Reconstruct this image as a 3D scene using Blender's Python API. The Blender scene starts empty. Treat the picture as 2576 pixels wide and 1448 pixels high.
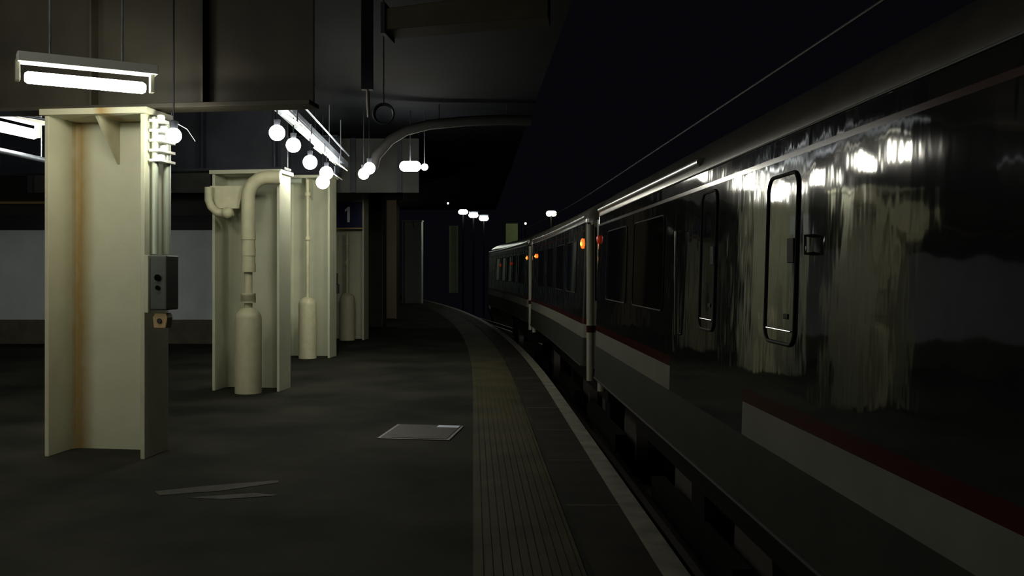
import bpy, bmesh, math, random
from mathutils import Vector, Matrix
random.seed(4)
C = bpy.context.scene.collection
R = math.radians
# ---------------------------------------------------------------- camera, world, exposure
F, VX, VY, CH = 2400.0, 1190.0, 682.0, 1.5      # focal length in px, vanishing point, eye height
cd = bpy.data.cameras.new('camera'); cam = bpy.data.objects.new('camera', cd); C.objects.link(cam)
cam.location = (0, 0, CH); cam.rotation_euler = (R(90), 0, 0)
cd.sensor_width = 36; cd.lens = F / 2576 * 36
cd.shift_x = (1288 - VX) / 2576; cd.shift_y = -(724 - VY) / 2576
cd.clip_start = 0.05; cd.clip_end = 400
bpy.context.scene.camera = cam
vs = bpy.context.scene.view_settings
vs.view_transform = 'Standard'; vs.look = 'None'; vs.gamma = 1; vs.use_curve_mapping = False; vs.exposure = 0.0
w = bpy.data.worlds.new('night'); bpy.context.scene.world = w; w.use_nodes = True
w.node_tree.nodes['Background'].inputs[0].default_value = (0.75, 0.8, 1.25, 1)
w.node_tree.nodes['Background'].inputs[1].default_value = 0.0022
TUBE = 31.0       # lamp radiance
GLOBE = 82.0
LAMPCOL = (1.0, 0.97, 0.82)

def at(px, py, h):            # point seen at a pixel, h metres above the eye
    z = F * h / (VY - py)
    return Vector(((px - VX) * z / F, z, CH + h))
def off(y):                   # the platform bends gently left further on
    return -0.0025 * (y - 12) ** 2 if y > 12 else 0.0

# ---------------------------------------------------------------- materials
def mat(name, col, rough=0.6, metal=0.0, var=0.0, vscale=6.0, col2=None, stretch=(1, 1, 1),
        bump=0.0, bscale=30.0, emit=None, estr=0.0, spec=0.5, coat=0.0):
    m = bpy.data.materials.new(name); m.use_nodes = True
    nt = m.node_tree; N = nt.nodes; L = nt.links; b = N['Principled BSDF']
    b.inputs['Base Color'].default_value = (*col, 1); b.inputs['Roughness'].default_value = rough
    b.inputs['Metallic'].default_value = metal; b.inputs['Specular IOR Level'].default_value = spec
    b.inputs['Coat Weight'].default_value = coat; b.inputs['Coat Roughness'].default_value = 0.03
    tc = N.new('ShaderNodeTexCoord'); mp = N.new('ShaderNodeMapping'); mp.inputs['Scale'].default_value = stretch
    L.new(tc.outputs['Object'], mp.inputs[0])
    if var or col2:
        n = N.new('ShaderNodeTexNoise'); n.inputs['Scale'].default_value = vscale; n.inputs['Detail'].default_value = 6
        L.new(mp.outputs[0], n.inputs[0])
        r = N.new('ShaderNodeValToRGB'); r.color_ramp.elements[0].position = 0.35; r.color_ramp.elements[1].position = 0.65
        c2 = col2 or tuple(c * (1 - var) for c in col)
        r.color_ramp.elements[0].color = (*c2, 1); r.color_ramp.elements[1].color = (*col, 1)
        L.new(n.outputs[0], r.inputs[0]); L.new(r.outputs[0], b.inputs['Base Color'])
    if bump:
        n = N.new('ShaderNodeTexNoise'); n.inputs['Scale'].default_value = bscale; n.inputs['Detail'].default_value = 4
        L.new(mp.outputs[0], n.inputs[0])
        bp = N.new('ShaderNodeBump'); bp.inputs['Strength'].default_value = 1; bp.inputs['Distance'].default_value = bump
        L.new(n.outputs[0], bp.inputs['Height']); L.new(bp.outputs[0], b.inputs['Normal'])
    if emit:
        b.inputs['Emission Color'].default_value = (*emit, 1); b.inputs['Emission Strength'].default_value = estr
    return m
def gloss_body(name, col, rough):
    """dark glossy coach paint over slightly wavy sheet metal"""
    m = mat(name, col, rough, spec=0.5)
    nt = m.node_tree; N = nt.nodes; L = nt.links; b = N['Principled BSDF']
    tc = N.new('ShaderNodeTexCoord')
    hs = None
    for sc, amp in (((0, 6, .8), .0009), ((0, 3.2, 5.0), .0024), ((0, 20, 6.0), .00032)):
        mp = N.new('ShaderNodeMapping'); mp.inputs['Scale'].default_value = sc
        L.new(tc.outputs['Object'], mp.inputs[0])
        n = N.new('ShaderNodeTexNoise'); n.inputs['Scale'].default_value = 1; n.inputs['Detail'].default_value = 1
        L.new(mp.outputs[0], n.inputs[0])
        mu = N.new('ShaderNodeMath'); mu.operation = 'MULTIPLY'; mu.inputs[1].default_value = amp
        L.new(n.outputs[0], mu.inputs[0])
        if hs is None: hs = mu
        else:
            a = N.new('ShaderNodeMath'); a.operation = 'ADD'; L.new(hs.outputs[0], a.inputs[0]); L.new(mu.outputs[0], a.inputs[1]); hs = a
    bp = N.new('ShaderNodeBump'); bp.inputs['Strength'].default_value = 1; bp.inputs['Distance'].default_value = 1
    L.new(hs.outputs[0], bp.inputs['Height']); L.new(bp.outputs[0], b.inputs['Normal'])
    return m
def column_paint():
    m = mat('cream_column_paint', (.56, .57, .42), 0.55, var=.10, vscale=3, bump=.0008, bscale=60)
    nt = m.node_tree; N = nt.nodes; L = nt.links; b = N['Principled BSDF']
    base = b.inputs['Base Color'].links[0].from_socket
    tc = N.new('ShaderNodeTexCoord'); sx = N.new('ShaderNodeSeparateXYZ'); L.new(tc.outputs['Object'], sx.inputs[0])
    # rust run down the left inner corner of the channel
    n = N.new('ShaderNodeTexNoise'); n.inputs['Scale'].default_value = 5; L.new(tc.outputs['Object'], n.inputs[0])
    a = N.new('ShaderNodeMath'); a.operation = 'MULTIPLY_ADD'; a.inputs[1].default_value = .07; L.new(n.outputs[0], a.inputs[0]); L.new(sx.outputs[0], a.inputs[2])
    r = N.new('ShaderNodeValToRGB'); e = r.color_ramp.elements
    e[0].position = 0.0; e[0].color = (.15, .15, .15, 1); e[1].position = 1; e[1].color = (0, 0, 0, 1)
    k = e.new(.10); k.color = (1, 1, 1, 1); k = e.new(.16); k.color = (.55, .55, .55, 1); k = e.new(.26); k.color = (0, 0, 0, 1)
    s = N.new('ShaderNodeMath'); s.operation = 'MULTIPLY_ADD'; s.inputs[1].default_value = 1.16; s.inputs[2].default_value = .47
    L.new(a.outputs[0], s.inputs[0]); L.new(s.outputs[0], r.inputs[0])
    mx = N.new('ShaderNodeMixRGB'); mx.inputs['Color2'].default_value = (.34, .22, .06, 1)
    L.new(r.outputs[0], mx.inputs[0]); L.new(base, mx.inputs['Color1']); L.new(mx.outputs[0], b.inputs['Base Color'])
    return m
M = {}
M['col_rust'] = column_paint()
M['col'] = mat('cream_paint', (.54, .56, .42), .55, var=.10, vscale=3, bump=.0008, bscale=60)
M['col_grey'] = mat('dark_grey_column', (.10, .10, .085), .7, var=.3, vscale=4)  # darker grey than the other columns
M['pipe'] = mat('cream_pipe_paint', (.58, .57, .38), .45, var=.12, vscale=9, bump=.0006, bscale=70)
M['base'] = mat('dark_base_paint', (.03, .027, .025), .7)
M['steel'] = mat('galvanised_steel', (.50, .56, .68), .38, metal=.7, var=.2, vscale=12)
M['conduit'] = mat('pale_conduit', (.50, .56, .46), .35, metal=.3)
M['white'] = mat('white_enamel', (.85, .86, .82), .35)
M['asphalt'] = mat('platform_asphalt', (.038, .0375, .030), .85, col2=(.015, .0155, .0145), vscale=.8, bump=.003, bscale=90, spec=.03)
M['tactile'] = mat('yellow_tactile_paving', (.062, .056, .028), .7, col2=(.032, .031, .018), vscale=1.6, bump=.001, bscale=60, spec=.05)
M['coping'] = mat('coping_slab', (.030, .026, .019), .75, col2=(.015, .014, .013), vscale=2.5, bump=.0015, bscale=60, spec=.05)
M['line'] = mat('worn_white_line', (.17, .165, .125), .65, col2=(.085, .083, .065), vscale=5)
M['ballast'] = mat('dark_ballast', (.012, .011, .010), .95, col2=(.005, .005, .005), vscale=22, bump=.02, bscale=25, spec=.03)
M['concrete'] = mat('platform_face_concrete', (.03, .03, .03), .9, var=.4)
M['rail'] = mat('rail_steel', (.08, .072, .065), .5, metal=.6)
M['ceil'] = mat('sooty_ceiling', (.007, .008, .011), .9, var=.5, vscale=.7, spec=.05)
M['beam'] = mat('brown_beam_paint', (.036, .030, .018), .6, var=.35, vscale=3)
M['beam2'] = mat('sooty_blue_steel', (.03, .034, .048), .6, var=.4, vscale=3, spec=.25)
M['wall'] = mat('blue_grey_wall_panel', (.66, .73, .80), .55, var=.12, vscale=2)
M['wall_dk'] = mat('dark_wall_band', (.012, .012, .02), .5)
M['wall_up'] = mat('sooty_upper_wall', (.06, .062, .06), .8, var=.4, vscale=2)
M['dado'] = mat('brown_wall_dado', (.12, .105, .075), .7, var=.3)
M['body'] = gloss_body('dark_glossy_coach_paint', (.012, .0125, .014), .05)
M['bodyroof'] = mat('grey_roof_paint', (.075, .071, .056), .28, var=.25, vscale=4, bump=.0012, bscale=9, stretch=(1, 2.5, 1))
M['stripew'] = mat('off_white_stripe', (.13, .135, .11), .35, var=.2, vscale=4)
M['striper'] = mat('dark_red_stripe', (.034, .005, .005), .14, spec=.25)
M['skirt'] = mat('grey_skirt_paint', (.022, .022, .019), .6, spec=.08, var=.3, vscale=5)
M['endp'] = mat('pale_end_panel_paint', (.27, .27, .215), .5)
M['seal'] = mat('black_rubber_seal', (.004, .004, .004), .7, spec=.15)
M['glass'] = mat('dark_glass', (.004, .004, .005), .03)
M['chrome'] = mat('brushed_handle', (.8, .8, .82), .2, metal=1)
M['highlight_tube'] = mat('highlight_metal', (.9, .92, .94), .27, metal=.9)  # bright metal of the tube added for the roofline highlight
M['trim'] = mat('dull_aluminium_trim', (.25, .26, .28), .3, metal=.6)
M['under'] = mat('grimy_underframe', (.006, .0055, .005), .9, spec=.05)
M['box'] = mat('dark_green_grey_box', (.07, .08, .07), .4)
M['tan'] = mat('tan_plastic', (.42, .30, .14), .5)
M['blue'] = mat('navy_sign_enamel', (.008, .012, .06), .35)
M['signwhite'] = mat('sign_white', (.75, .78, .78), .4)
M['tubeglow'] = mat('lit_tube', (1, 1, 1), .4, emit=LAMPCOL, estr=TUBE)
M['globeglow'] = mat('lit_opal_globe', (1, 1, 1), .4, emit=LAMPCOL, estr=GLOBE)
M['farglow'] = mat('lit_distant_lamp', (1, 1, 1), .4, emit=(.93, 1, .86), estr=30)
M['greenglow'] = mat('lit_green_lamp', (1, 1, 1), .4, emit=(.74, 1, .40), estr=45)
M['tinyglow'] = mat('lit_tiny_lamp', (1, 1, 1), .4, emit=(1, .97, .85), estr=1.6)
M['orange'] = mat('lit_orange_indicator', (.8, .1, .02), .4, emit=(1, .16, .02), estr=1.5)
M['orangecore'] = mat('lit_orange_core', (.8, .3, .05), .4, emit=(1, .5, .06), estr=3)
M['red_dim'] = mat('dim_red_indicator', (.5, .03, .01), .4, emit=(1, .07, .015), estr=.10)

# ---------------------------------------------------------------- mesh helpers
class MB:
    def __init__(s): s.v = []; s.f = []; s.mi = []; s.sm = []
    def add(s, vs, fs, mi=0, smooth=False):
        o = len(s.v); s.v += [tuple(v) for v in vs]
        for k, f in enumerate(fs):
            s.f.append([i + o for i in f]); s.mi.append(mi[k] if isinstance(mi, list) else mi); s.sm.append(smooth)
        return s
    def box(s, x0, x1, y0, y1, z0, z1, mi=0, T=None):
        vs = [Vector((x, y, z)) for z in (z0, z1) for y in (y0, y1) for x in (x0, x1)]
        if T: vs = [T @ v for v in vs]
        return s.add(vs, [(0, 2, 3, 1), (4, 5, 7, 6), (0, 1, 5, 4), (2, 6, 7, 3), (0, 4, 6, 2), (1, 3, 7, 5)], mi)
    def prism(s, poly, y0, y1, mi=0, axis='y'):
        n = len(poly)
        f = {'y': lambda a, b, c: (a, c, b), 'x': lambda a, b, c: (c, a, b), 'z': lambda a, b, c: (a, b, c)}[axis]
        vs = [f(a, b, y0) for a, b in poly] + [f(a, b, y1) for a, b in poly]
        return s.add(vs, [list(range(n)), list(range(n, 2 * n))[::-1]] + [(i, (i + 1) % n, (i + 1) % n + n, i + n) for i in range(n)], mi)
    def tube(s, pts, r, n=14, mi=0, closed=False):
        pts = [Vector(p) for p in pts]; rs = r if isinstance(r, list) else [r] * len(pts)
        rings = []; up = None; m = len(pts)
        for i, p in enumerate(pts):
            if closed: t = pts[(i + 1) % m] - pts[i - 1]
            else: t = pts[min(i + 1, m - 1)] - pts[max(i - 1, 0)]
            t.normalize()
            if up is None:
                up = Vector((0, 0, 1)) if abs(t.z) < .9 else Vector((0, 1, 0))
            a = t.cross(up).normalized(); b = a.cross(t).normalized(); up = b
            rings.append([p + (a * math.cos(2 * math.pi * k / n) + b * math.sin(2 * math.pi * k / n)) * rs[i] for k in range(n)])
        vs = [v for ring in rings for v in ring]; fs = []
        for i in range(m if closed else m - 1):
            j = (i + 1) % m
            for k in range(n): fs.append((i * n + k, i * n + (k + 1) % n, j * n + (k + 1) % n, j * n + k))
        if not closed: fs += [list(range(n)), list(range((m - 1) * n, m * n))[::-1]]
        return s.add(vs, fs, mi, True)
    def lathe(s, prof, c=(0, 0, 0), n=28, mi=0):       # prof = [(r, z)]
        vs = []; fs = []
        for r, z in prof:
            for k in range(n):
                a = 2 * math.pi * k / n; vs.append((c[0] + r * math.cos(a), c[1] + r * math.sin(a), c[2] + z))
        for i in range(len(prof) - 1):
            for k in range(n): fs.append((i * n + k, i * n + (k + 1) % n, (i + 1) * n + (k + 1) % n, (i + 1) * n + k))
        fs += [list(range(n))[::-1], list(range((len(prof) - 1) * n, len(prof) * n))]
        return s.add(vs, fs, mi, True)
    def sphere(s, c, r, sy=1.0, sx=1.0, mi=0, n=20):
        prof = [(max(1e-4, math.sin(math.pi * i / 12)) , -math.cos(math.pi * i / 12)) for i in range(13)]
        o = len(s.v); s.lathe(prof, n=n, mi=mi)
        for i in range(o, len(s.v)):
            v = s.v[i]; s.v[i] = (c[0] + v[0] * r * sx, c[1] + v[1] * r * sy, c[2] + v[2] * r)
        return s
    def pieces(s):
        par = list(range(len(s.v)))
        def fd(a):
            while par[a] != a: par[a] = par[par[a]]; a = par[a]
            return a
        for f in s.f:
            for k in f[1:]: par[fd(k)] = fd(f[0])
        groups = {}
        for i, f in enumerate(s.f): groups.setdefault(fd(f[0]), []).append(i)
        out = []
        for g in groups.values():
            m = MB(); mp = {}
            for i in g:
                for v in s.f[i]:
                    if v not in mp: mp[v] = len(m.v); m.v.append(s.v[v])
                m.f.append([mp[v] for v in s.f[i]]); m.mi.append(s.mi[i]); m.sm.append(s.sm[i])
            out.append(m)
        return out
    def build(s, name, mats, parent=None, bevel=0.0):
        if parent and name in ('collar', 'lamp_holder', 'hanger', 'stiffener', 'flange', 'insulator', 'glass_button'):
            ps = s.pieces()
            if len(ps) > 1:
                for m in ps: o = m.build(name, mats, parent, bevel)
                return o
        me = bpy.data.meshes.new(name); me.from_pydata(s.v, [], s.f)
        for m in (mats if isinstance(mats, list) else [mats]): me.materials.append(m)
        for p, a, b in zip(me.polygons, s.mi, s.sm): p.material_index = a; p.use_smooth = b
        bm = bmesh.new(); bm.from_mesh(me); bmesh.ops.recalc_face_normals(bm, faces=bm.faces); bm.to_mesh(me); bm.free()
        if any(s.sm):
            me.set_sharp_from_angle(angle=R(40))
        me.update()
        o = bpy.data.objects.new(name, me); C.objects.link(o); o.parent = parent
        if bevel:
            b = o.modifiers.new('bevel', 'BEVEL'); b.width = bevel; b.segments = 2; b.limit_method = 'ANGLE'
        return o
def thing(name, label, cat, loc=(0, 0, 0), rz=0.0, group=None):
    o = bpy.data.objects.new(name, None); o.empty_display_size = .1; C.objects.link(o)
    o.location = loc; o.rotation_euler = (0, 0, rz); o['label'] = label; o['category'] = cat
    if group: o['group'] = group
    return o
def tag(o, label, cat, group=None):
    o['label'] = label; o['category'] = cat
    if group: o['group'] = group
    return o
def struct(o): o['kind'] = 'structure'; return o
def fuse_normals(): pass

# ---------------------------------------------------------------- setting: platform, pit, ceiling, wall
YS = [-9 + i * .75 for i in range(int((64 + 9) / .75) + 1)]
def ribbon(x0, x1, z0, z1, ys=YS, bend=True, mb=None):
    mb = mb or MB(); vs = []; fs = []
    for y in ys:
        o = off(y) if bend else 0
        a0 = x0 if not callable(x0) else x0(y)
        vs += [(a0 + (o if x0 != -16 else 0), y, z0), (x1 + o, y, z0), (x1 + o, y, z1), (a0 + (o if x0 != -16 else 0), y, z1)]
    for i in range(len(ys) - 1):
        for k in range(4): fs.append((i * 4 + k, i * 4 + (k + 1) % 4, (i + 1) * 4 + (k + 1) % 4, (i + 1) * 4 + k))
    fs += [(0, 1, 2, 3), tuple(range((len(ys) - 1) * 4, len(ys) * 4))[::-1]]
    return mb.add(vs, fs)
struct(ribbon(-16, 1.075, -.30, 0).build('floor', M['asphalt']))
struct(ribbon(.60, 1.04, -.92, -.30).build('wall_platform_face', M['concrete']))
struct(ribbon(.60, .935, 0.0, .004).build('coping_paving', M['coping']))
tb = MB(); ribbon(0.0, .56, 0.0, .006, mb=tb)
for k in range(11): ribbon(.03 + k * .048, .052 + k * .048, .006, .0115, mb=tb)
struct(tb.build('tactile_paving', M['tactile']))
struct(ribbon(.935, 1.07, 0.0, .005).build('platform_edge_line', M['line']))
tb = MB(); tb.box(1.0, 9.0, -9, 64, -1.1, -.92); struct(tb.build('trackbed', M['ballast']))
# slab joints across the coping
tb = MB()
for i in range(14):
    y = 3.2 + i * 1.45; tb.box(.60 + off(y), .935 + off(y), y, y + .018, .004, .0052)
struct(tb.build('paving_joints', M['base']))
for x, lb in ((1.83, 'nearer steel rail lying in the dark track pit by the platform edge'), (3.27, 'farther steel rail in the dark track pit beneath the train')):
    mb = MB(); prof = [(-.07, 0), (.07, 0), (.07, .012), (.012, .03), (.012, .11), (.036, .12), (.036, .155), (-.036, .155), (-.036, .12), (-.012, .11), (-.012, .03), (-.07, .012)]
    n = len(prof); vs = []; fs = []
    for y in YS:
        vs += [(x + a + off(y), y, -.92 + b) for a, b in prof]
    for i in range(len(YS) - 1):
        for k in range(n): fs.append((i * n + k, i * n + (k + 1) % n, (i + 1) * n + (k + 1) % n, (i + 1) * n + k))
    mb.add(vs, fs); tag(mb.build('rail', M['rail']), lb, 'rail', 'rails of the track')

tb = MB(); tb.box(-16, .9, -9, 38, 3.95, 4.2); struct(tb.build('ceiling', M['ceil']))
# back wall across the platform's left side
WY = 19.8
tb = MB(); tb.box(-16, -3.55, WY, WY + .25, 0, 3.95, 0)
struct(tb.build('wall_back', M['wall_up']))
tb = MB(); tb.box(-16, -3.55, WY - .05, WY - .001, .50, 2.35); struct(tb.build('trim_1', M['wall']))
tb = MB(); tb.box(-16, -3.55, WY - .07, WY - .001, 2.35, 2.66); struct(tb.build('trim_2', M['wall_dk']))
tb = MB(); tb.box(-16, -3.55, WY - .04, WY - .001, 0, .50); struct(tb.build('trim_3', M['dado']))
tb = MB(); tb.box(-16, -15.75, -9, WY, 0, 3.95); struct(tb.build('wall_left', M['wall_up']))
tb = MB(); tb.tube([(-15.5, WY - .12, 2.90), (-7.2, WY - .12, 2.92)], .03)
for x in (-14, -12, -10, -8): tb.box(x - .02, x + .02, WY - .12, WY + .01, 2.86, 2.96)
tag(tb.build('wall_conduit', M['tan']), 'thin tan conduit running level along the upper back wall', 'pipe')

# ---------------------------------------------------------------- columns
ROT = -R(8)
def column(x, y, h, name_label, wid=.85, dep=.42, m=M['col'], gusset=True, rot=ROT, capw=.03, d2=None):
    """channel shaped steel column; (x, y) is its right front corner"""
    t = thing('steel_column', name_label, 'column', (x, y, 0), rot, 'cream steel columns along the platform')
    # local x runs 0 (right edge) to -wid, local y away from the camera
    mb = MB(); tf = .036; cx = -wid / 2
    mb.box(-tf, 0, 0, dep, 0, h); mb.box(-wid, -wid + tf, 0, dep, 0, h)
    o = mb.build('flange', m, t, .004)
    mb = MB(); mb.box(-wid / 2 + tf, wid / 2 - tf, 0, .03, 0.0, h)
    for s in (-1, 1):       # rolled fillets where web meets flange
        r = .05; px = s * (wid / 2 - tf)
        mb.prism([(px, 0), (px, -r), (px - s * r * .3, -r * .3), (px - s * r, 0)], 0.0, h, axis='z')
    o = mb.build('web', m, t); o.location = (cx, dep - .03, 0)
    mb = MB(); mb.box(-wid - capw, capw, -capw, dep + capw, h, h + .05)
    mb.build('cap_plate', m, t, .004)
    if gusset:
        mb = MB(); mb.prism([(dep - .03, h), (.03, h), (dep - .03, h - .36)], cx - .012, cx + .012, axis='x'); mb.build('gusset', m, t)
    return t
c1 = column(-2.62, 7.61, 2.76, 'nearest and widest cream steel column at left with a rust streak', .86, m=M['col_rust'])
c2 = column(-2.41, 11.88, 2.72, 'second cream steel column, with the large elbowed downpipe and a domed cover', .88, gusset=False)
c3 = column(-2.48, 16.5, 3.12, 'third cream steel column, behind the cluster of round lamps', .86)
c4 = column(-2.38, 20.8, 3.60, 'fourth cream steel column, carrying the navy number sign', .86)
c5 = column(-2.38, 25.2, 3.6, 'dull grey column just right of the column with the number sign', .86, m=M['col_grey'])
c6 = column(-2.40, 29.9, 3.75, 'brownish column strip showing right of the dull grey column', .86, m=mat('brown_column_paint', (.40, .33, .22), .6))
c7 = column(-2.38, 44.0, 3.8, 'far pale green column in the dark, right of the brownish one', .9, m=mat('pale_green_paint', (.50, .56, .48), .6))
c8 = column(-1.10, 66, 4.6, 'farthest faint column left of the train in the darkness', .55, m=M['col'], gusset=False)

# cross beams over the columns (turned like the columns)
def beam(x, y, z0, depth, xr, xl, label, m, rot=ROT, fl=.26):
    t = thing('cross_beam', label, 'beam', (x, y, z0), rot, 'steel beams under the ceiling')
    mb = MB(); mb.box(xl, xr, 0, fl, 0, .035); mb.box(xl, xr, 0, fl, depth - .035, depth); mb.box(xl, xr, fl / 2 - .012, fl / 2 + .012, .035, depth - .035)
    mb.build('girder', m, t, .003)
    mb = MB()
    k = xl + .35
    while k < xr: mb.box(k, k + .018, .01, fl - .01, .035, depth - .035); k += .95
    mb.build('stiffener', m, t)
    return t
beam(-2.62, 7.66, 2.812, 1.09, 1.35, -7.5, 'brown steel beam on top of the nearest column, behind the bright tube', M['beam'])
beam(-2.41, 11.95, 2.772, .9, .05, -9, 'dark beam resting on the column with the elbowed pipe', M['beam2'])
beam(-2.41, 16.6, 3.172, .7, .05, -1.2, 'dark beam on the third column behind the round lamps', M['beam2'])
beam(-2.38, 20.9, 3.652, .28, .05, -1.2, 'shallow dark beam above the number sign column', M['beam2'])
# lighter beam end carrying on towards the track
t = thing('haunch_beam', 'olive boxed beam end hanging under the ceiling above the platform edge', 'beam', (-.62, 6.75, 3.30), -R(8))
mb = MB(); mb.prism([(0, -.09), (1.15, -.04), (1.15, .16), (0, .06)], 0, .28); mb.build('box_beam', mat('olive_beam_paint', (.075, .066, .034), .6, var=.3), t, .006)
mb = MB(); mb.box(-.03, 0, -.02, .30, -.12, .10)
for a in (.02, .24):
    for b in (-.09, .06): mb.lathe([(.014, 0), (.014, .02)], (-.015, a, b))
mb.build('end_plate', M['beam2'], t)
# vertical ribs on the fascia far left (deep panels behind the second column)
t = thing('ceiling_fascia', 'ribbed grey fascia panel under the ceiling behind the second column', 'panel', (-8.2, 17.6, 2.95), 0)
mb = MB(); mb.box(0, 7.2, 0, .04, 0, 1.0); mb.build('sheet', M['wall_up'], t)
for k in range(9):
    mb = MB(); mb.box(k * .85, k * .85 + .09, -.05, 0, 0, 1.0); mb.build('rib', M['beam2'], t)

# ---------------------------------------------------------------- downpipes and covers on columns 2-4
def downpipe(px_c, y0, h_pipe, hcov, rcov, rp, label, elbow, xoff, group='cream pipes running down the columns'):
    t = thing('downpipe', label, 'pipe', (px_c, y0, 0), 0, group)
    mb = MB(); mb.lathe([(rcov, 0), (rcov, hcov - rcov * .9)] + [(rcov * math.cos(a), hcov - rcov * .9 + rcov * .9 * math.sin(a)) for a in [R(x) for x in range(10, 90, 10)]] + [(.01, hcov)])
    mb.build('domed_cover', M['pipe'], t)
    mb = MB()
    if elbow:
        L_, rr = elbow
        pts = [(0, 0, hcov - .03), (0, 0, h_pipe - 1.05)]; rs = [rp, rp]
        mb.tube(pts, rs)
        mb.build('lower_pipe', M['pipe'], t)
        mb = MB(); b = .24
        pts = [(0, 0, h_pipe - 1.1), (0, 0, h_pipe - b)] + [(b - b * math.cos(R(a)), 0, h_pipe - b + b * math.sin(R(a))) for a in range(15, 91, 15)] + [(L_, 0, h_pipe)]
        mb.tube(pts, rr, 18); mb.build('elbow', M['pipe'], t)
        mb = MB()
        for z in (h_pipe - 1.12, h_pipe - .92, h_pipe - .72, h_pipe - 1.5, hcov + .12): mb.lathe([(rp * 1.2, -.05), (rp * 1.75, -.05), (rp * 1.75, .05), (rp * 1.2, .05)], (0, 0, z))
        mb.build('collar', M['pipe'], t)
    else:
        mb.tube([(0, 0, hcov - .03), (0, 0, h_pipe)], rp); mb.build('lower_pipe', M['pipe'], t)
        mb = MB()
        for z in (h_pipe - .25, (h_pipe + hcov) / 2): mb.lathe([(rp, -.03), (rp * 1.7, -.03), (rp * 1.7, .03), (rp, .03)], (0, 0, z))
        mb.build('collar', M['pipe'], t)
    return t
downpipe(-2.775, 11.78, 2.66, 1.06, .163, .052, 'thick cream downpipe with elbow and domed cover on the second column', (.40, .085), 0)
# trough shaped bracket left of the elbow
t = thing('pipe_trap', 'curved cream trap bracket beside the elbow pipe, top left of second column', 'pipe', (-3.27, 11.80, 2.28))
mb = MB(); mb.tube([(0, 0, .26), (0, 0, .10), (.03, 0, .02), (.10, 0, -.05), (.20, 0, -.07), (.30, 0, -.05)], .05); mb.build('bent_pipe', M['pipe'], t)
mb = MB(); mb.sphere((.24, -.04, -.06), .07); mb.build('valve', M['pipe'], t)
mb = MB(); mb.prism([(0, .28), (.42, .28), (.36, 0.0), (.08, .0)], .05, .12); mb.build('bracket', M['pipe'], t)
downpipe(-2.86, 16.48, 3.08, 1.06, .155, .032, 'slim cream pipe and domed cover on the third column', None, 0)
downpipe(-2.74, 20.78, 2.35, 1.04, .165, .03, 'slim cream pipe and domed cover on the fourth column under the sign', None, 0)
t = thing('downpipe', 'pale bluish pipe with top bend between the second and third columns', 'pipe', (-3.30, 16.35, 0), 0, 'cream pipes running down the columns')
mb = MB(); mb.tube([(0, 0, 0), (0, 0, 2.1)], .035); mb.build('lower_pipe', M['conduit'], t)
mb = MB(); mb.tube([(0, 0, 2.1), (0, 0, 2.95), (.03, 0, 3.02), (.10, 0, 3.05), (.36, 0, 3.05)], .05); mb.build('elbow', M['conduit'], t)
mb = MB(); mb.box(-.08, .06, -.05, .05, 2.36, 2.68); mb.build('junction_box', M['wall'], t)

# number sign
t = thing('platform_number_sign', 'navy blue enamel sign with a white number 1 on the fourth column', 'sign', (-3.039, 20.857, 2.45), ROT)
mb = MB(); mb.box(0, .63, 0, .035, 0, .56); mb.build('sign_panel', M['blue'], t, .004)
mb = MB(); mb.box(-.005, .635, -.004, .04, -.03, 0); mb.build('lower_trim', M['tan'], t)
mb = MB(); zo = .12   # the figure 1: stem with a slanted flag
mb.prism([(.30, zo), (.355, zo), (.355, zo + .335), (.32, zo + .335), (.245, zo + .275), (.245, zo + .225), (.30, zo + .262)], -.008, 0.0)
mb.build('number', M['signwhite'], t)
# help point on the fourth column's left edge
t = thing('help_point', 'small dark box on the left edge of the fourth column', 'box', (-3.06, 20.62, 1.02))
mb = MB(); mb.box(0, .16, 0, .1, 0, .20); mb.lathe([(.05, 0), (.05, .03)], (.08, -.0, .19)); mb.build('housing', M['box'], t, .01)
mb = MB(); mb.box(.03, .13, .01, .09, .2, .44); mb.build('riser', M['box'], t, .006)

# ---------------------------------------------------------------- things fixed to the nearest column's right side
t = thing('conduit_bundle', 'pair of pale vertical conduits with stacked clamps beside the nearest column', 'pipe', (-2.60, 7.66, 0), ROT)
for xx, yy, r in ((.035, .03, .026), (.055, .20, .030)):
    mb = MB(); mb.tube([(xx, yy, 1.64), (xx, yy, 2.74)], r); mb.build('conduit', M['conduit'], t)
for k, z in enumerate((2.38, 2.46, 2.54, 2.62, 2.70)):
    mb = MB(); mb.box(.002, .105, -.01, .25, z, z + .022); mb.build('clamp', M['white'], t, .003)
    mb = MB(); mb.lathe([(.028, 0), (.034, .018), (.028, .036)], (.075, .05 + .05 * (k % 2), z + .022)); mb.lathe([(.02, 0), (.026, .018), (.02, .034)], (.045, .13, z + .022)); mb.build('insulator', M['white'], t)
t = thing('call_box', 'dark grey box with a small round glass on the nearest column side', 'box', (-2.612, 7.60, 1.17), ROT)
mb = MB(); mb.box(0, .035, -.02, .02, .0, .46); mb.build('mounting_plate', M['col'], t, .003)
mb = MB(); mb.box(.036, .18, 0, .22, .02, .46); mb.build('housing', M['box'], t, .012)
mb = MB()
for z, r in ((.28, .026), (.20, .018)):
    mb.tube([(.11, -.004, z), (.11, -.018, z)], r)
mb.build('glass_button', M['glass'], t)
t = thing('socket_box', 'small tan socket box under the dark box on the nearest column', 'box', (-2.56, 7.62, 1.045), ROT)
mb = MB(); mb.prism([(0.01, .0), (.11, .0), (.125, .085), (.115, .12), (.02, .12), (0.0, .085)], 0, .10); mb.build('housing', M['tan'], t, .006)
mb = MB(); mb.tube([(.06, -.002, .06), (.06, -.012, .06)], .02); mb.build('socket_cap', M['base'], t)

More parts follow.
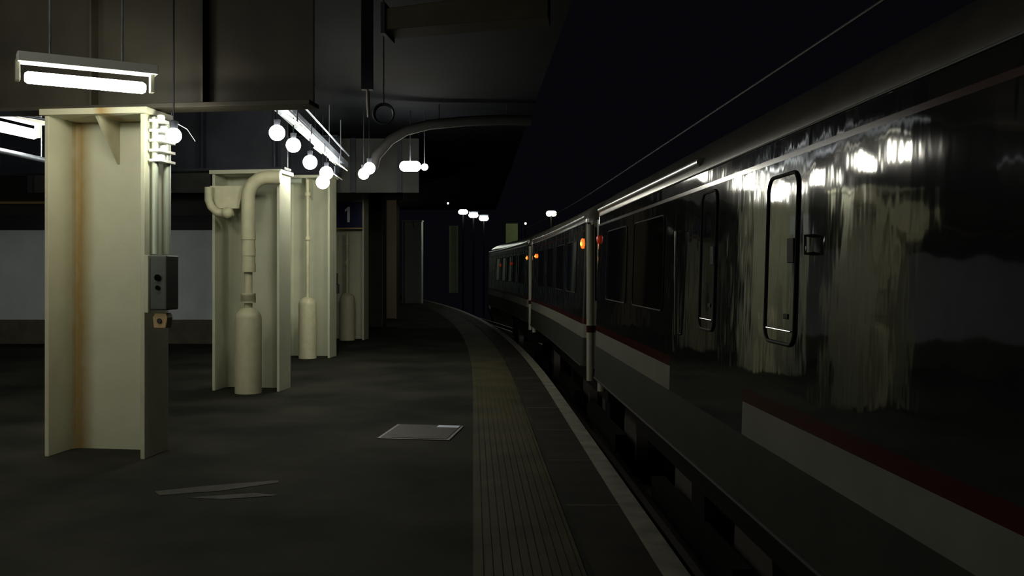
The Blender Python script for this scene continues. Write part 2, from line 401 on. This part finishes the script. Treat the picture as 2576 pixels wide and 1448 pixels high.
# ---------------------------------------------------------------- lamps
def tube_lamp(a, b, r, label, hang=True, group='tube lamps under the ceiling', top=3.95, glow=None, body=True):
    a, b = Vector(a), Vector(b); d = (b - a).normalized()
    t = thing('tube_lamp', label, 'lamp', a, 0, group)
    mb = MB(); mb.tube([Vector((0, 0, 0)) - d * .0, d * .02, (b - a) - d * .02, b - a], [r * .7, r, r, r * .7], 18); mb.build('tube', glow or M['tubeglow'], t)
    side = Vector((d.y, -d.x, 0)).normalized(); ln = (b - a).length
    T = Matrix((( d.x, side.x, 0, 0), (d.y, side.y, 0, 0), (d.z, side.z, 1, 0), (0, 0, 0, 1)))
    if body:
        mb = MB(); mb.box(-.05, ln + .08, -.07, .07, .10, .17, T=T); mb.build('housing', M['white'], t, .006)
        mb = MB(); mb.box(-.06, -.03, -.03, .03, -.03, .12, T=T); mb.box(ln + .03, ln + .06, -.03, .03, -.03, .12, T=T); mb.build('lamp_holder', M['col'], t, .004)
        mb = MB()
        for k in (.2, .8): mb.tube([d * ln * k + Vector((0, 0, .16)), Vector(((d * ln * k).x, (d * ln * k).y, top - a.z))], .008, 8)
        mb.build('hanger', M['steel'], t)
    return t
tube_lamp(at(62, 194, 1.36), at(366, 222, 1.36), .043, 'long bright tube lamp above the nearest column, closest to the viewer')
tube_lamp(at(-160, 282, 1.36), at(88, 338, 1.36), .050, 'bright tube lamp cut by the left edge of the photo')
for k, (x, y) in enumerate(((-3.9, 3.2), (-3.6, -.5), (-6.8, 2.0), (-7.6, 6.5), (-.9, 1.6), (-.9, -2.5), (-5.0, 4.6))):  # unseen tube lamps added to light the near column and floor
    if k in (4, 5): continue
    tube_lamp((x - .6, y, 2.95), (x + .6, y + .1, 2.95), .045, 'unseen tube lamp added over the platform outside the view', group='unseen tube lamps added outside the view')
# trunking that carries the round lamps
t = thing('lighting_trunking', 'bright steel trunking running away above the round lamps', 'trunking', (-2.04, 9.45, 3.22), R(1.0))
mb = MB(); mb.box(-.075, .075, 0, 6.4, 0, .03); mb.box(-.075, -.065, 0, 6.4, .03, .09); mb.box(.065, .075, 0, 6.4, .03, .09); mb.build('channel', M['steel'], t, .002)
for k in range(5):
    mb = MB(); mb.tube([(0, .4 + k * 1.4, .03), (0, .4 + k * 1.4, .73)], .008, 8); mb.build('hanger', M['steel'], t)
mb = MB(); mb.tube([(.19, .9, .10), (.18, 5.6, .10)], .012, 8); mb.build('side_cable', M['steel'], t)
GL = [(437, 341, 1.06, 19.5, 'round lamp glowing beside the conduits of the nearest column'),
      (697, 334, 1.40, 20, 'round lamp, highest of the descending row beside the trunking'),
      (738, 365, 1.40, 18.5, 'round lamp, second down the descending row beside the trunking'),
      (780, 408, 1.40, 18, 'round lamp, third down the descending row, above the third column'),
      (821, 435, 1.40, 17, 'round lamp, upper of the touching pair in front of the third column'),
      (812, 458, 1.40, 17, 'round lamp, lower of the touching pair in front of the third column'),
      (929, 423, 1.40, 15, 'round lamp, upper right of the touching pair above the number sign'),
      (915, 437, 1.40, 14, 'round lamp, lower left of the touching pair above the number sign')]
for i, (px, py, h, rp, lb) in enumerate(GL):
    p = at(px, py, h); r = rp * p.y / F
    t = thing('globe_lamp', lb, 'lamp', p, 0, 'round lamps hanging under the ceiling')
    mb = MB(); mb.sphere((0, 0, 0), r); mb.build('globe', M['globeglow'], t)
    mb = MB(); mb.lathe([(.03, r * .9), (.035, r + .05), (.012, r + .06)], n=12); mb.tube([(0, 0, r + .05), (0, 0, (3.205 if 1 <= i <= 4 else 3.95) - p.z)], .007, 8); mb.build('stem', M['beam2'], t)
    if 1 <= i <= 5:
        d = Vector((-.02 - p.x * .04, .55 + .1 * (i % 2), .22))
        Tm = Matrix.Translation(Vector((.13, .40, .16))) @ Matrix.Rotation(R(35), 4, 'Y')
        mb = MB(); mb.box(-.10, .10, -.30, .30, -.008, .008, T=Tm); mb.box(-.11, -.09, -.30, .30, -.03, .0, T=Tm); mb.build('reflector', M['white'], t, .003)
        mb = MB(); mb.tube([(.13, .40, .16), (.13, .40, 3.195 - p.z)], .008, 8); mb.build('bracket', M['steel'], t)
for a, b, r, lb in (((1018, 418), (1046, 418), 13, 'oblong lamp, wider one of the pair right of the number sign'), ((1067, 420), (1069, 420), 8, 'small lamp touching the right end of the oblong lamp')):
    p = at(*a, 1.6); q = at(*b, 1.6); rr = r * p.y / F
    t = thing('oblong_lamp', lb, 'lamp', p, 0, 'oblong lamps over the platform')
    mb = MB(); mb.sphere((0, 0, 0), rr); mb.sphere(q - p, rr)
    if (q - p).length > .03: mb.tube([(0, 0, 0), q - p], rr, 18)
    mb.build('diffuser', M['globeglow'], t)
    mb = MB(); mb.tube([(q - p) / 2 + Vector((0, 0, rr * .9)), (q - p) / 2 + Vector((0, 0, 3.95 - p.z))], .008, 8); mb.build('stem', M['beam2'], t)

# hanging cable strands near the first round lamp
mb = MB(); P0 = Vector((-2.62, 8.6, 3.95))
mb.tube([P0, at(432, 290, 1.35), at(440, 308, 1.33), at(470, 325, 1.3), at(490, 355, 1.24)], .005, 6)
tag(mb.build('loose_cable', M['steel']), 'thin loose cable dangling beside the round lamp near the nearest column', 'cable')
# bluish conduits under the ceiling
for a, b, r, lb in (((415, 195, 1.6), (570, 210, 1.6), .018, 'short bluish conduit under the ceiling right of the bright tube'),
                    ((-40, 370, 1.15), (118, 404, 1.15), .028, 'bright steel conduit running to the left side of the nearest column'),
                    ((0, 282, 1.42), (112, 300, 1.42), .014, 'dim conduit above the left edge tube lamp')):
    mb = MB(); A, B = at(*a), at(*b); mb.tube([A, B], r)
    for k in (.1, .9):
        q = A.lerp(B, k); mb.tube([q, (q.x, q.y, 3.97)], .006, 6)
    tag(mb.build('ceiling_conduit', M['steel']), lb, 'pipe', 'steel conduits under the ceiling')
# arched pipe and hanging fittings in the dark middle
mb = MB(); pts = [(-1.47, 14, 3.02), (-1.42, 14, 3.19), (-1.22, 14, 3.42), (-.99, 14, 3.56), (-.64, 14, 3.65), (-.12, 14, 3.70), (.4, 14, 3.72), (.85, 14, 3.71)]
mb.tube(pts, .075)
for x in (-.5, .5): mb.tube([(x, 14, 3.7), (x, 14, 3.97)], .01, 6)
tag(mb.build('arched_pipe', mat('sooty_pipe', (.02, .02, .02), .85, spec=.05)), 'dim arched pipe curving across under the dark ceiling', 'pipe')
t = thing('hanging_bracket', 'thin pinkish post hanging from the ceiling near the beam end', 'bracket', tuple(at(924, 226, 1.6)))
mb = MB(); mb.tube([(0, 0, .0), (0.01, 0, -.24)], .012, 8); mb.build('post', mat('pinkish_post', (.30, .25, .24), .5), t)
mb = MB(); mb.box(-.05, .05, -.04, .04, 0, .86); mb.build('mount', M['beam2'], t)
t = thing('cable_coil', 'round coil of dark cable hanging beside the thin post', 'coil', tuple(at(965, 286, 1.35)))
for k in range(3):
    mb = MB(); mb.tube([((.088 - k * .004) * math.cos(a), .012 * k, (.088 - k * .004) * math.sin(a)) for a in [2 * math.pi * i / 28 for i in range(28)]], .008, 8, closed=True); mb.build('loop', M['beam2'], t)
mb = MB(); mb.tube([(0, 0, .08), (0, 0, 1.11)], .006, 6); mb.build('hanger', M['beam2'], t)
t = thing('hanging_sign', 'dark hanging sign box above the right of the dull grey column', 'sign', (-1.90, 20.2, 3.02))
mb = MB(); mb.box(0, .42, 0, .12, 0, .62); mb.build('case', M['beam2'], t, .01)
mb = MB(); mb.box(.05, .37, -.01, 0, .06, .56); mb.build('face', M['wall_up'], t)
mb = MB(); mb.tube([(.1, .06, .6), (.1, .06, .95)], .01, 6); mb.tube([(.32, .06, .6), (.32, .06, .95)], .01, 6); mb.build('hanger', M['beam2'], t)

# ---------------------------------------------------------------- floor cover and pale streaks
t = thing('access_cover', 'metal access cover set in the platform floor, its right corner shiny', 'cover', (-.86, 8.55, 0), R(-9))
mb = MB(); mb.box(0, .66, 0, .78, 0.0, .008); mb.build('frame', M['rail'], t, .002)
mb = MB(); mb.box(.03, .63, .03, .75, .008, .012); mb.build('lid', mat('cover_plate', (.026, .026, .024), .6, spec=.12, var=.3, vscale=9, bump=.001, bscale=80), t)
mb = MB(); mb.box(.42, .63, .62, .74, .012, .016); mb.build('shiny_corner', M['steel'], t)
def patch(pts, label):  # thin pale streak laid on the floor
    mb = MB(); n = len(pts)
    mb.add([(x, y, .0005) for x, y in pts] + [(x, y, .003) for x, y in pts], [list(range(n))[::-1], list(range(n, 2 * n))] + [(i, (i + 1) % n, (i + 1) % n + n, i + n) for i in range(n)])
    tag(mb.build('pale_floor_streak', mat('pale_streak', (.048, .046, .036), .7, spec=.1, col2=(.022, .022, .018), vscale=5)), label, 'floor marking', 'pale streaks on the platform floor')
def fl(px, py):
    z = F * CH / (py - VY); return ((px - VX) * z / F, z)
patch([fl(390, 1236), fl(520, 1222), fl(700, 1208), fl(700, 1214), fl(560, 1234), fl(400, 1246)], 'upper of the two pale streaks on the near floor')
patch([fl(470, 1252), fl(640, 1240), fl(700, 1246), fl(560, 1256)], 'lower short pale streak on the near floor')

# ---------------------------------------------------------------- train
D = 1.15
def side_x(h): return D + .029 * (h - CH)
SIDE = [(side_x(.52), .52), (side_x(.816), .816), (side_x(.954), .954), (side_x(1.012), 1.012), (side_x(1.30), 1.30), (side_x(1.6), 1.6),
        (side_x(1.915), 1.915), (side_x(1.935), 1.935), (side_x(2.003), 2.003)]
ROOF = [(side_x(2.003), 2.003), (side_x(2.03) + .001, 2.035), (1.176, 2.062), (1.192, 2.095), (1.22, 2.135), (1.26, 2.172), (1.31, 2.205), (1.40, 2.25), (1.55, 2.30), (1.8, 2.37), (2.15, 2.43), (2.55, 2.45)]
XC = 2.55
def coach(y0, y1, label, nbreak=None, doors=(), windows=(), lamps=(), step=.3):
    t = thing('train_carriage', label, 'train carriage', (0, 0, 0), 0, 'carriages of the dark glossy train')
    n = max(4, int((y1 - y0) / step)); ys = [y0 + .0, y0 + .02, y0 + .05, y0 + .09]
    ys += [y0 + .14 + (y1 - y0 - .28) * i / n for i in range(n + 1)] + [y1 - .09, y1 - .05, y1 - .02, y1]
    def inset(y):
        d = min(y - y0, y1 - y); r = .09
        return 0 if d >= r else r - math.sqrt(max(0, r * r - (r - d) ** 2))
    def sweep(prof, closed, mids):
        full = prof + [(2 * XC - x, z) for x, z in prof[::-1]]
        k = len(full); vs = []; fs = []; mi = []
        for y in ys:
            s = 1 - inset(y) / (XC - D) ; o = off(y)
            vs += [(XC + (x - XC) * s + o, y, z) for x, z in full]
        for i in range(len(ys) - 1):
            for j in range(k if closed else k - 1):
                fs.append((i * k + j, i * k + (j + 1) % k, (i + 1) * k + (j + 1) % k, (i + 1) * k + j))
                mi.append(mids(j, (ys[i] + ys[i + 1]) / 2, k))
        fs += [list(range(k)), list(range((len(ys) - 1) * k, len(ys) * k))[::-1]]; mi += [0, 0]
        return vs, fs, mi
    def mids(j, y, k):
        jj = j if j < len(SIDE) - 1 else (k - 2 - j)
        brk = nbreak and nbreak[0] < y < nbreak[1]
        if jj == 1 and not brk: return 1
        if jj == 2 and not brk: return 2
        if jj == 6: return 2
        if jj == 0: return 3
        return 0
    vs, fs, mi = sweep(SIDE, True, mids); mb = MB(); mb.add(vs, fs, mi, True)
    mb.build('body_shell', [M['body'], M['stripew'], M['striper'], M['skirt']], t)
    vs, fs, mi = sweep(ROOF, True, lambda *a: 0); mb = MB(); mb.add(vs, fs, mi, True); mb.build('roof', M['bodyroof'], t)
    yy = ys[3:-3]
    mb = MB(); mb.tube([(1.174 + off(y), y, 2.062) for y in yy if y > 4.7], .024, 14); mb.build('highlight_tube', M['highlight_tube'], t)  # tube added to carry the bright light streak along the roofline
    mb = MB(); mb.tube([(side_x(2.0) - .003 + off(y), y, 2.004) for y in yy], .004, 8); mb.build('cantrail_strip', M['trim'], t)
    mb = MB(); mb.tube([(side_x(.52) - .002 + off(y), y, .52) for y in yy], .010, 8); mb.build('sill_rail', M['skirt'], t)
    mb = MB(); mb.box(XC - 1.1 + off((y0 + y1) / 2), XC + 1.1 + off((y0 + y1) / 2), y0 + .4, y1 - .4, .10, .56); mb.build('underframe', M['under'], t)
    for yb in (y0 + 1.9, y1 - 1.9):     # bogies
        o = off(yb)
        mb = MB(); mb.box(XC - 1.0 + o, XC - .88 + o, yb - 1.3, yb + 1.3, -.48, -.28); mb.box(XC + .88 + o, XC + 1.0 + o, yb - 1.3, yb + 1.3, -.48, -.28); mb.box(XC - .9 + o, XC + .9 + o, yb - .2, yb + .2, -.45, .12)
        bo = mb.build('bogie', M['under'], t)
        for ya in (-.95, .95):
            for s in (-1, 1):
                x = XC + s * .72 + o; mb = MB()
                mb.tube([(x - .06, yb + ya, -.345), (x - .02, yb + ya, -.345), (x + .06, yb + ya, -.345)], [.42, .42, .42], 24); mb.build('wheel', M['rail'], bo)
    for ye, s in ((y0, -1), (y1, 1)):   # end panels with red band
        mb = MB(); o = off(ye)
        def bx(xa, xb, za, zb, m, ex=.03): mb.box(xa + o, xb + o, min(ye, ye + s * ex), max(ye, ye + s * ex), za, zb, m)
        x0 = D + .075
        bx(x0, 2 * XC - x0, .50, .875, 0); bx(x0, 2 * XC - x0, .875, .945, 1); bx(x0, 2 * XC - x0, .945, 2.02, 0)
        mb.build('end_panel', [M['endp'], M['striper']], t)
        mb = MB(); mb.tube([(D + .05 + o, ye + s * .02, .38), (D + .05 + o, ye + s * .02, 1.98)], .036, 12); mb.build('corner_post', M['endp'], t)
        mb = MB(); mb.tube([(D + .05 + o, ye + s * .02, .875), (D + .05 + o, ye + s * .02, .945)], .038, 12); mb.build('post_band', M['striper'], t)
        mb = MB(); mb.tube([(D + .105 + o, ye + s * .035, 1.2), (D + .105 + o, ye + s * .035, 1.95)], .008, 8); mb.build('gap_seal', M['seal'], t)
        mb = MB()
        for k in range(4): mb.box(XC - .55 - .02 * (k % 2) + o, XC + .55 + .02 * (k % 2) + o, min(ye + s * .1 * k, ye + s * .1 * (k + 1)) , max(ye + s * .1 * k, ye + s * .1 * (k + 1)), .55, 2.15)
        mb.build('gangway', M['seal'], t)
    def rrect(ya, yb, za, zb, r, n=6):
        pts = []
        for cy, cz, a0 in ((yb - r, zb - r, 0), (ya + r, zb - r, 90), (ya + r, za + r, 180), (yb - r, za + r, 270)):
            for k in range(n + 1):
                a = R(a0 + 90 * k / n); pts.append((cy + r * math.cos(a), cz + r * math.sin(a)))
        return pts
    def panel(pts, th, m, name, par, dx=0.0):
        mb = MB(); k = len(pts)
        mb.add([(side_x(z) - th + off(y) + dx, y, z) for y, z in pts] + [(side_x(z) + .02 + off(y), y, z) for y, z in pts],
               [list(range(k)), list(range(k, 2 * k))[::-1]] + [(i, (i + 1) % k, (i + 1) % k + k, i + k) for i in range(k)])
        return mb.build(name, m, par)
    def ring(pts, r, name, par):
        mb = MB(); mb.tube([(side_x(z) - .002 + off(y), y, z) for y, z in pts], r, 8, closed=True); return mb.build(name, M['seal'], par)
    for ya, yb, za, zb in doors:
        pts = rrect(ya, yb, za, zb, .055); d = panel(pts, .002, M['body'], 'door', t)
        ring(pts, .0075, 'door_seal', d)
        mb = MB(); ym = (ya + yb) / 2
        mb.tube([(side_x(za + .045) - .006, ya + .03, za + .05), (side_x(za + .045) - .006, yb - .03, za + .05)], .003, 8); mb.build('kick_strip', M['chrome'], d)
        mb = MB(); mb.box(side_x(1.5) - .006, side_x(1.5) + .0, ya + .02, ya + .09, 1.53, 1.62); mb.build('lock_panel', M['seal'], d, .004)
        mb = MB(); mb.box(side_x(1.32) - .005, side_x(1.32) + .0, ya + .07, ya + .12, 1.325, 1.345); mb.build('latch', M['seal'], d, .003)
    for ya, yb, za, zb in windows:
        pts = rrect(ya, yb, za, zb, .06); d = panel(pts, .0015, M['glass'], 'window', t); ring(pts, .006, 'window_seal', d)
    for (y, z, big) in lamps:
        mb = MB(); x = side_x(z) - .012 + off(y)
        mb.sphere((x, y, z), .055 if big == 2 else .04, sy=.9, sx=.45); l = mb.build('door_indicator', M['orange'] if big else M['red_dim'], t)
        if big: mb = MB(); mb.sphere((x - .015, y - .03, z - .004), .022 if big == 2 else .016, sy=.7, sx=.7); mb.build('lamp_core', M['orangecore'], l)
    return t
win = lambda y0, n, L_, g, za=1.26, zb=1.84: [(y0 + k * (L_ + g), y0 + k * (L_ + g) + L_, za, zb) for k in range(n)]
ca = coach(-6.5, 8.9, 'nearest carriage of the train, dark and glossy with lamp reflections and narrow doors', (4.15, 5.5),
      doors=((3.39, 3.73, 1.233, 1.858), (4.52, 4.81, 1.216, 1.888)), windows=win(-5.4, 5, 1.15, .35) + [(5.75, 6.85, 1.26, 1.84), (7.15, 8.2, 1.26, 1.84)],
      lamps=((8.72, 1.79, 0),))
# grab handles on the nearest carriage
for (ya, za, zb) in ((3.23, 1.56, 1.62), (5.29, 1.15, 1.72)):
    mb = MB(); x = side_x(1.6) - .03
    mb.tube([(side_x(zb), ya, zb), (x, ya, zb), (x, ya, za), (side_x(za), ya, za)], .007, 8); mb.build('grab_handle', M['chrome'], ca)
coach(9.8, 17.5, 'middle carriage of the train, with the brightest orange indicator at its near end', None,
      windows=win(10.6, 4, 1.1, .4), lamps=((9.98, 1.79, 2), (16.6, 1.765, 1)))
coach(18.3, 28.6, 'farthest carriage of the train, bending left into the dark', None,
      windows=win(19.2, 5, 1.1, .4), lamps=((18.45, 1.76, 1), (22.2, 1.68, 0), (25.0, 1.66, 0)))
# overhead cable over the train roof
mb = MB(); mb.tube([(1.62 + off(y) * .9, y, 1.5 + 1.07 - .0 * y) for y in [1 + i * .7 for i in range(36)]], .008, 8)
tag(mb.build('overhead_cable', M['beam2']), 'thin cable running along above the train roof', 'cable')

# ---------------------------------------------------------------- far distance
for px, py, lb in ((1165, 533, 'left of the three far oblong lamps in the dark distance'), (1191, 541, 'middle of the three far oblong lamps in the dark distance'), (1217, 549, 'right of the three far oblong lamps in the dark distance')):
    p = at(px, py, 2.75); r = 6 * p.y / F
    t = thing('distant_lamp', lb, 'lamp', p, 0, 'three far oblong lamps')
    mb = MB(); mb.sphere((-r, 0, 0), r); mb.sphere((r, 0, 0), r); mb.tube([(-r, 0, 0), (r, 0, 0)], r, 16); mb.build('diffuser', M['farglow'], t)
    mb = MB(); mb.box(-1.9 * r, 1.9 * r, -.05, .25, r * 1.05, r * 1.5); mb.build('housing', M['steel'], t)
    mb = MB(); mb.tube([(0, .2, r * 1.3), (0, .2, -p.z - .9)], .04, 8); mb.build('pole', M['under'], t)
for px, py, h, r, mm, lb in ((1387, 537, 3.6, 7, 'greenglow', 'yellow green oblong lamp in the distance above the train roof'), (1322, 562, 3.2, 3, 'tinyglow', 'tiny light just left of the train roof line')):
    p = at(px, py, h); rr = r * p.y / F
    t = thing('distant_lamp', lb, 'lamp', p, 0, 'far lights above the train')
    mb = MB(); w_ = rr * .85 if r > 5 else 0.001
    mb.sphere((-w_, 0, 0), rr); mb.sphere((w_, 0, 0), rr); mb.tube([(-w_, 0, 0), (w_, 0, 0)], rr, 14); mb.build('diffuser', M[mm], t)
    mb = MB(); mb.tube([(0, .3, rr * .5), (0, .3, -p.z - .9)], .04, 8); mb.tube([(0, .3, rr * .5), (0, 0, rr * .5)], .03, 8); mb.build('pole', M['under'], t)
# pale pier beyond the train
t = thing('distant_pier', 'pale narrow pier standing beyond the far end of the train', 'pier', (2.2, 64, -.92))
mb = MB(); mb.box(0, .8, 0, .8, 0, 5.62); mb.build('shaft', mat('pale_pier_paint', (.5, .48, .38), .6, var=.2), t)
mb = MB(); mb.box(-.05, .85, -.05, .85, 5.62, 5.70); mb.build('cap', M['beam2'], t)

# unseen round lamps, added to light the columns and back wall
for x, y, z in ((-3.35, 26.0, 2.9), (-3.9, 35.5, 2.95), (-9.8, 14.0, 3.0), (-3.72, 9.8, 2.95)):
    t = thing('globe_lamp', 'unseen round lamp added to light the columns and wall', 'lamp', (x, y, z), 0, 'unseen round lamps added for their light')
    mb = MB(); mb.sphere((0, 0, 0), .075); mb.build('globe', M['globeglow'], t)
    mb = MB(); mb.tube([(0, 0, .07), (0, 0, 3.95 - z)], .007, 8); mb.build('stem', M['beam2'], t)

p = at(1127, 511, 2.1)
t = thing('spot_lamp', 'tiny white light up left of the three far oblong lamps', 'lamp', p)
mb = MB(); mb.sphere((0, 0, 0), .034); mb.build('lens', M['tinyglow'], t)
mb = MB(); mb.tube([(0, .03, .02), (0, .03, 3.95 - p.z)], .008, 8); mb.build('stem', M['beam2'], t)
